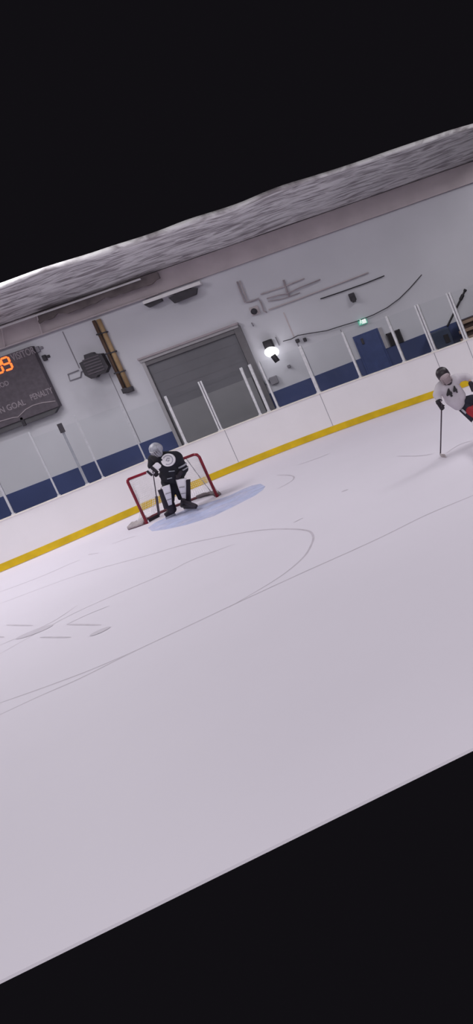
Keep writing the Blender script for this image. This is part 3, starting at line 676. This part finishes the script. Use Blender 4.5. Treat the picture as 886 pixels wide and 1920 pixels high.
# ---- goalkeeper
gbase = G(337, 962); F = Fig(gbase, 0.27)
d, r_, up = F.d, F.r, Vector((0, 0, 1))
hipL, hipR = F(318, 903, .12), F(334, 898, .12)
kneeL, kneeR = F(309, 917, -.12), F(342, 909, -.10)
ankL, ankR = F(320, 953, 0), F(349, 941, 0)
chest, belly = F(315, 866, -.12), F(322, 888, .02)
shL, shR = F(292, 858, -.05), F(331, 853, -.05)
elL, elR = F(284, 873, -.10), F(347, 880, -.02)
haL, haR = F(288, 884, -.26), F(334, 895, -.20)
headc = F(292, 842, -.26); neck = F(303, 855, -.12)
face = (-d * .75 - r_ * .45 - up * .50).normalized(); hup = (up * .85 - d * .42 - r_ * .2).normalized(); hup = (hup - face * hup.dot(face)).normalized()
bm = bmesh.new()
head_parts(bm, headc, .115, face, hup)
capsule(bm, headc - hup * .06, neck, .06, .075); capsule(bm, neck, chest, .09, .16); capsule(bm, chest, belly, .17, .16); capsule(bm, belly, (hipL + hipR) / 2, .16, .15)
for a, b, c in ((shL, elL, haL), (shR, elR, haR)):
    capsule(bm, neck, a, .08, .08); capsule(bm, a, b, .07, .055); capsule(bm, b, c, .05, .035)
for a, b, c in ((hipL, kneeL, ankL), (hipR, kneeR, ankR)):
    capsule(bm, a, b, .085, .06); capsule(bm, b, c, .058, .045)
gk = fuse('person', bm, M['skin'], None, .014, 3)
tag(gk, 'goalkeeper in black jersey and white leg pads leaning forward in front of the goal', 'person')
gk.location = gbase; gk.data.transform(Matrix.Translation(-gbase)); GKP = gk
bm = bmesh.new()   # jersey with padded shoulders and arms
capsule(bm, F(306, 862, -.10), F(326, 861, -.08), .20, .20); capsule(bm, F(311, 868, -.10), F(323, 893, .0), .20, .22); capsule(bm, F(318, 895, .05), F(329, 890, .05), .20, .20)
capsule(bm, F(308, 890, .02), F(338, 886, .04), .12, .13)
capsule(bm, F(303, 860, -.1), F(289, 861, -.1), .15, .14); capsule(bm, F(289, 861, -.1), F(285, 873, -.12), .13, .10)
capsule(bm, F(328, 858, -.06), F(336, 867, -.05), .13, .12); capsule(bm, F(335, 866, -.05), F(345, 880, -.02), .12, .095); capsule(bm, F(345, 880, -.02), F(336, 892, -.12), .095, .08)
jer = fuse('jersey', bm, M['jblack'], gk, .016, 5)
bm = bmesh.new(); capsule(bm, F(315, 903, .08), F(332, 898, .08), .16, .16); capsule(bm, F(316, 904, .06), F(313, 916, -.06), .14, .115); capsule(bm, F(333, 900, .06), F(339, 911, -.06), .14, .115)
capsule(bm, F(322, 908, -.03), F(323, 938, .0), .075, .05); capsule(bm, F(328, 908, -.03), F(337, 934, .0), .07, .05)
fuse('pants', bm, M['jblack'], gk, .014, 4)
# round emblem on the jersey front and on a raised disc
ec = F(314.5, 862.5, -.325); n_ = (-d * .92 + up * .15 - r_ * .2).normalized(); e1 = n_.cross(up).normalized(); e2 = e1.cross(n_)
def disc(bm, c, R, n, th):
    a = n.cross(up).normalized(); b = a.cross(n); k = 28
    extr(bm, [c + (a * math.cos(2 * math.pi * i / k) + b * math.sin(2 * math.pi * i / k)) * R for i in range(k)], n * -th)
bm = bmesh.new(); disc(bm, ec, .150, n_, .09); em = link('emblem', bm, M['padw'], gk)
bm = bmesh.new()
k = 24; ring = [ec + n_ * .002 + (e1 * math.cos(2 * math.pi * i / k) + e2 * math.sin(2 * math.pi * i / k)) * .105 for i in range(3, k - 2)]
tube(bm, ring, .012, 6)
tube(bm, [ec + n_ * .003 + e1 * x + e2 * z for x, z in ((-.05, .02), (0, .045), (.04, .0), (.0, -.03), (-.03, -.01))], .014, 6)
link('emblem_ring', bm, M['stripe'], em)
for (x0, y0, x1, y1) in ((316, 884, 327, 883), (313, 898, 322, 896)):
    a, b = F(x0, y0, -.235), F(x1, y1, -.235); bm = bmesh.new(); tube(bm, [a, (a + b) / 2 - d * .01, b], .012, 6); link('jersey_lettering', bm, M['dimalu'], gk)
def bandring(c, ax, R, wd, m, name, par):
    ax = ax.normalized(); a = ax.cross(d).normalized(); b = ax.cross(a); k = 20; bm = bmesh.new()
    rings = [[bm.verts.new(c + ax * s + (a * math.cos(2 * math.pi * i / k) + b * math.sin(2 * math.pi * i / k)) * rr) for i in range(k)] for s, rr in ((-wd / 2, R * .93), (-wd / 2, R), (wd / 2, R), (wd / 2, R * .93))]
    for q in range(4):
        for i in range(k): bm.faces.new((rings[q][i], rings[q][(i + 1) % k], rings[(q + 1) % 4][(i + 1) % k], rings[(q + 1) % 4][i]))
    return link(name, bm, m, par, True)
bandring(F(340, 873, -.035), elR - shR, .122, .04, M['stripe'], 'sleeve_stripe', gk); bandring(F(344, 879, -.02), elR - shR, .112, .03, M['stripe'], 'sleeve_stripe', gk)
# mask helmet
bm = bmesh.new(); c = headc
capsule(bm, c + hup * .02, c + hup * .0 - face * .01, .142, .146); capsule(bm, c - hup * .05 + face * .03, c - hup * .11 + face * .04, .12, .10)
hm = fuse('goalie_mask', bm, M['helm'], gk, .012, 3)
rt = face.cross(hup).normalized()
bm = bmesh.new()
for k in range(-3, 4):
    tube(bm, [c + face * (.155 * math.cos(t_)) * 1.08 + rt * .13 * math.sin(t_) - hup * (.03 + k * .028) for t_ in [(-1 + .25 * i) for i in range(9)]], .006, 5)
for k in (-2, -1, 0, 1, 2):
    tube(bm, [c + face * .165 * math.cos(k * .3) + rt * .13 * math.sin(k * .35) - hup * z for z in (-.06, 0, .06, .12)], .006, 5)
cg = link('cage', bm, M['steel'], hm)
bm = bmesh.new(); capsule(bm, c + face * .07 + hup * .0, c + face * .06 - hup * .10, .085, .075); vs = fuse('eye_opening', bm, M['black'], hm, .012, 2)
# throat guard
bm = bmesh.new(); capsule(bm, F(291, 856, -.24), F(293, 864, -.2), .11, .08); fuse('throat_guard', bm, M['black'], gk, .012, 3)
# blocker hand (image left) and catching glove
bl = glove(F(290, 887, -.30), (-up * .8 + r_ * .3).normalized(), r_, .11, M['padb'], gk, 'blocker_glove')
bc, bx_, by_, bz_ = F(288, 880, -.36), (r_ * .92 + up * .35).normalized(), (-d), None
bx_ = (r_ * .9 + up * .38).normalized(); bz_ = bx_.cross(-d).normalized(); by_ = bz_.cross(bx_)
bm = bmesh.new(); obox(bm, bc, bx_ * .17, by_ * .03, bz_ * .075); bmesh.ops.bevel(bm, geom=bm.edges[:], offset=.02, segments=2, affect='EDGES'); link('blocker_board', bm, M['padw'], gk)
bm = bmesh.new(); obox(bm, bc - d * .012 + bx_ * .0, bx_ * .035, by_ * .03, bz_ * .077); link('blocker_stripe', bm, M['padb'], gk)
bm = bmesh.new(); obox(bm, bc - d * .012 - bx_ * .12, bx_ * .025, by_ * .03, bz_ * .077); link('blocker_stripe', bm, M['padb'], gk)
glove(F(334, 893, -.26), (-r_ * .7 - up * .6).normalized(), up, .10, M['padb'], gk, 'catching_glove')
# leg pads: white face, black side wings
def legpad(ftop, fbot, wid_t, wid_b, sidev, parent, dark_side):
    tt, bb = ftop, fbot; ax = (tt - bb).normalized(); nn = (-d * .95 + r_ * dark_side * -.15).normalized(); s = ax.cross(nn).normalized()
    if s.dot(r_) < 0: s = -s
    bm = bmesh.new(); n = 12; rings = []
    for i in range(n + 1):
        f_ = i / n; c = bb.lerp(tt, f_) + nn * (.05 * math.sin(math.pi * f_)); wv = (wid_b + (wid_t - wid_b) * f_) / 2; dp = .055
        rings.append([bm.verts.new(c + s * (wv * a) + nn * (dp * b)) for a, b in ((-1, -1), (1, -1), (1, .3), (.7, 1), (-.7, 1), (-1, .3))])
    for i in range(n):
        for j in range(6): bm.faces.new((rings[i][j], rings[i][(j + 1) % 6], rings[i + 1][(j + 1) % 6], rings[i + 1][j]))
    bm.faces.new(rings[0]); bm.faces.new(rings[-1][::-1]); pad = link('leg_pad', bm, M['padw'], parent, False)
    bm = bmesh.new(); o = s * dark_side; rings = []
    for i in range(11):
        f_ = i / 10; w0 = (wid_b + (wid_t - wid_b) * f_) / 2; c = bb.lerp(tt, f_ * 1.02 - .12) + nn * (.03 * math.sin(math.pi * f_) - .02)
        rings.append([bm.verts.new(c + o * (w0 + u) + nn * v) for u, v in ((-.03, -.09), (.075, -.08), (.085, .02), (.05, .06), (-.03, .06))])
    for i in range(10):
        for j in range(5): bm.faces.new((rings[i][j], rings[i][(j + 1) % 5], rings[i + 1][(j + 1) % 5], rings[i + 1][j]))
    bm.faces.new(rings[0]); bm.faces.new(rings[-1][::-1])
    wg = link('pad_wing', bm, M['padb'], pad)
    for f_ in (.3, .62):
        bm = bmesh.new(); c = bb.lerp(tt, f_) + nn * (.07 + .05 * math.sin(math.pi * f_)); obox(bm, c, s * (.06), nn * .006, ax * .008); link('pad_seam', bm, M['seam'], pad)
legpad(F(310, 911, -.26), F(318, 947, -.14), .185, .10, r_, gk, -1)
legpad(F(339, 898, -.24), F(346, 935, -.14), .225, .09, r_, gk, 1)
bm = bmesh.new(); capsule(bm, kneeL + d * .03, F(322, 955, -.04), .095, .105); fuse('sock', bm, M['padb'], gk, .012, 3)
bm = bmesh.new(); capsule(bm, kneeR + d * .03, F(350, 942, -.04), .095, .105); fuse('sock', bm, M['padb'], gk, .012, 3)
def on_ice(x, y, z=.06): return G(x, y, z)
skate(F, G(324, 959, .1), G(309, 970, .06), G(328, 961, .06), gk, 'g')
skate(F, G(349, 951, .1), G(370, 953, .06), G(343, 953, .06), gk, 'g')
# goalkeeper stick: long shaft, paddle, blade on the ice
t = thing('goalie_stick', G(297, 964), 'dark goalkeeper stick held upright in the blocker hand, blade on the ice', 'stick')
hnd = F(287, 889, -.34); heel = G(298, 966, .04); heel = heel + Vector((0, 0, 0)); mid_ = F(290, 925, -.3)
top_ = hnd + (hnd - heel).normalized() * .12
bm = bmesh.new(); tube(bm, [top_, hnd, hnd.lerp(heel, .5), heel], .012, 8); link('shaft', bm, M['shaft'], t)
bm = bmesh.new(); a, b = hnd.lerp(heel, .52), heel; ax = (b - a).normalized(); s = ax.cross(d).normalized(); obox(bm, (a + b) / 2, ax * ((b - a).length / 2), s * .028, d * .010); link('paddle', bm, M['shaft'], t)
bt = G(279, 976, .04); ax = (bt - heel).normalized(); s = up
bm = bmesh.new(); obox(bm, (heel + bt) / 2, ax * ((bt - heel).length / 2), up * .04, ax.cross(up) * .010); link('blade', bm, M['padb'], t)

# ---- skater number 44
pbase = G(880, 836); F2 = Fig(pbase); F = F2; d, r_ = F.d, F.r
hipA, hipB = F(868, 762, .05), F(884, 757, .05)
kneeA, kneeB = F(892, 792, -.20), F(915, 775, .05)
footA, footB = G(912, 842, .1), G(950, 812, .1)
shA, shB = F(822, 725, -.18), F(858, 709, -.10)
elA, elB = F(818, 743, -.22), F(880, 709, -.05)
haA, haB = F(826, 762, -.30), F(885, 727, -.28)
hc = F(831, 704, -.25); nk = F(838, 717, -.18); ch = F(845, 735, -.10); bl_ = F(862, 753, 0)
face = (-d * .93 + r_ * .10 - up * .30).normalized(); hup = (up * .93 - r_ * .20 + (-d) * .1).normalized(); hup = (hup - face * hup.dot(face)).normalized(); rt = face.cross(hup).normalized()
bm = bmesh.new(); head_parts(bm, hc, .108, face, hup)
capsule(bm, hc - hup * .06, nk, .055, .065); capsule(bm, nk, ch, .065, .10); capsule(bm, ch, bl_, .10, .09); capsule(bm, bl_, (hipA + hipB) / 2, .09, .11)
for a, b, c in ((shA, elA, haA), (shB, elB, haB)):
    capsule(bm, nk, a, .07, .065); capsule(bm, a, b, .058, .046); capsule(bm, b, c, .044, .03)
for a, b, c in ((hipA, kneeA, footA), (hipB, kneeB, footB)):
    c = c + Vector((0, 0, .1)); capsule(bm, a, b, .10, .065); capsule(bm, b, c, .06, .042)
sk = fuse('person', bm, M['skin'], None, .013, 3); tag(sk, 'skater in white jersey number 44 leaning over at the right edge with a stick', 'person')
sk.location = pbase; sk.data.transform(Matrix.Translation(-pbase))
bm = bmesh.new()
capsule(bm, F(828, 724, -.16), F(852, 713, -.12), .10, .11); capsule(bm, F(836, 726, -.15), F(848, 746, -.10), .14, .15); capsule(bm, F(846, 724, -.12), F(858, 742, -.06), .13, .14); capsule(bm, F(848, 746, -.10), F(858, 756, -.04), .155, .13)
capsule(bm, F(843, 748, -.10), F(852, 757, -.08), .10, .09)
capsule(bm, F(824, 726, -.18), F(819, 740, -.21), .085, .080); capsule(bm, F(819, 739, -.21), F(822, 749, -.26), .075, .055)
capsule(bm, F(856, 709, -.10), F(872, 706, -.06), .085, .070); capsule(bm, F(872, 706, -.06), F(886, 712, -.10), .068, .06); capsule(bm, F(888, 712, -.1), F(886, 720, -.2), .06, .05)
fuse('jersey', bm, M['jwhite'], sk, .012, 4)
# number 44
nx = (r_ * .90 + up * .08 - d * .0).normalized(); nup = (up * .97 - r_ * .12).normalized(); nup = (nup - nx * nup.dot(nx)).normalized()
cN = F(839.5, 745.5, -.275)
text('jersey_number', '4', cN, .19, M['black'], sk, nx, nup, .03, .010, 'LEFT', 1.0)
cN = F(851.5, 737.5, -.25)
text('jersey_number', '4', cN, .165, M['black'], sk, nx, nup, .03, .008, 'LEFT', .82)
# helmet with cage
bm = bmesh.new(); capsule(bm, hc + hup * .04 - face * .015, hc - face * .02 + hup * .0, .116, .120); he = fuse('helmet', bm, M['helmb'], sk, .010, 3)
bm = bmesh.new(); capsule(bm, hc - hup * .015 + face * .04, hc - hup * .065 + face * .055, .095, .085); vz = fuse('face_shield', bm, M['visor'], sk, .010, 3)
bm = bmesh.new()
for k in range(5): tube(bm, [hc + face * (.148 * math.cos(t_)) + rt * .115 * math.sin(t_) - hup * (.0 + k * .028) for t_ in [(-1.1 + .275 * i) for i in range(9)]], .0045, 5)
for k in (-2, -1, 0, 1, 2): tube(bm, [hc + face * .148 * math.cos(k * .35) + rt * .115 * math.sin(k * .4) - hup * z for z in (-.01, .04, .08, .12)], .0045, 5)
link('cage', bm, M['visor'], sk)
bm = bmesh.new(); capsule(bm, hc - hup * .115 + face * .06 - rt * .05, hc - hup * .115 + face * .06 + rt * .05, .042, .042); capsule(bm, hc - hup * .10, hc - hup * .13 + face * .02, .09, .08); fuse('chin_guard', bm, M['helmb'], sk, .010, 3)
# gloves
glove(haA, (-up * .9 + r_ * .2 - d * .1).normalized(), r_, .085, M['padb'], sk); glove(haB, (-up * .9 - d * .2).normalized(), r_, .085, M['padb'], sk)
bandring(F(822, 752, -.27), elA - haA, .058, .03, M['black'], 'cuff_stripe', sk)
# trousers, red side panel, socks
bm = bmesh.new(); capsule(bm, F(869, 757, .02), F(884, 753, .03), .125, .13); capsule(bm, F(868, 760, .02), F(889, 783, -.16), .125, .105); capsule(bm, F(885, 756, .03), F(912, 772, .04), .125, .11)
fuse('trousers', bm, M['navy'], sk, .012, 4)
bm = bmesh.new(); capsule(bm, F(881, 771, -.14), F(892, 782, -.20), .085, .085); capsule(bm, F(887, 768, -.08), F(896, 776, -.10), .085, .08); fuse('red_panel', bm, M['redcloth'], sk, .012, 4)
bm = bmesh.new(); a, b = F(865, 768, -.135), F(873, 775, -.175); tube(bm, [a, b], .018, 6); link('trouser_stripe', bm, M['stripe'], sk)
for a, b in ((kneeA, footA), (kneeB, footB)):
    bm = bmesh.new(); capsule(bm, a, b + Vector((0, 0, .1)), .082, .062); fuse('sock', bm, M['padw'], sk, .012, 3)
skate(F, footA, footA + (-d * .16 - r_ * .06), footA + (d * .10 + r_ * .03), sk, 's'); skate(F, footB, footB + (-d * .12 + r_ * .12), footB + (d * .06 - r_ * .08), sk, 's')
# skater stick
tip = G(825, 853, .03)
t = thing('hockey_stick', G(826, 854), 'thin hockey stick planted on the ice by the skater in white', 'stick')
hd = F(827, 767, -.30); topp = hd + (hd - tip).normalized() * .12
bm = bmesh.new(); tube(bm, [topp, hd, hd.lerp(tip, .5), tip], .012, 8); link('shaft', bm, M['shaft'], t)
bm = bmesh.new(); a = tip; b = G(833, 853, .03) - d * .14
n = 6; 
for i in range(n):
    p, q = a.lerp(b, i / n), a.lerp(b, (i + 1) / n); ax = (q - p); obox(bm, (p + q) / 2 - r_ * .01 * math.sin(i), ax / 2 * 1.05, up * .034, ax.normalized().cross(up) * .006)
link('blade', bm, M['skirt'], t)
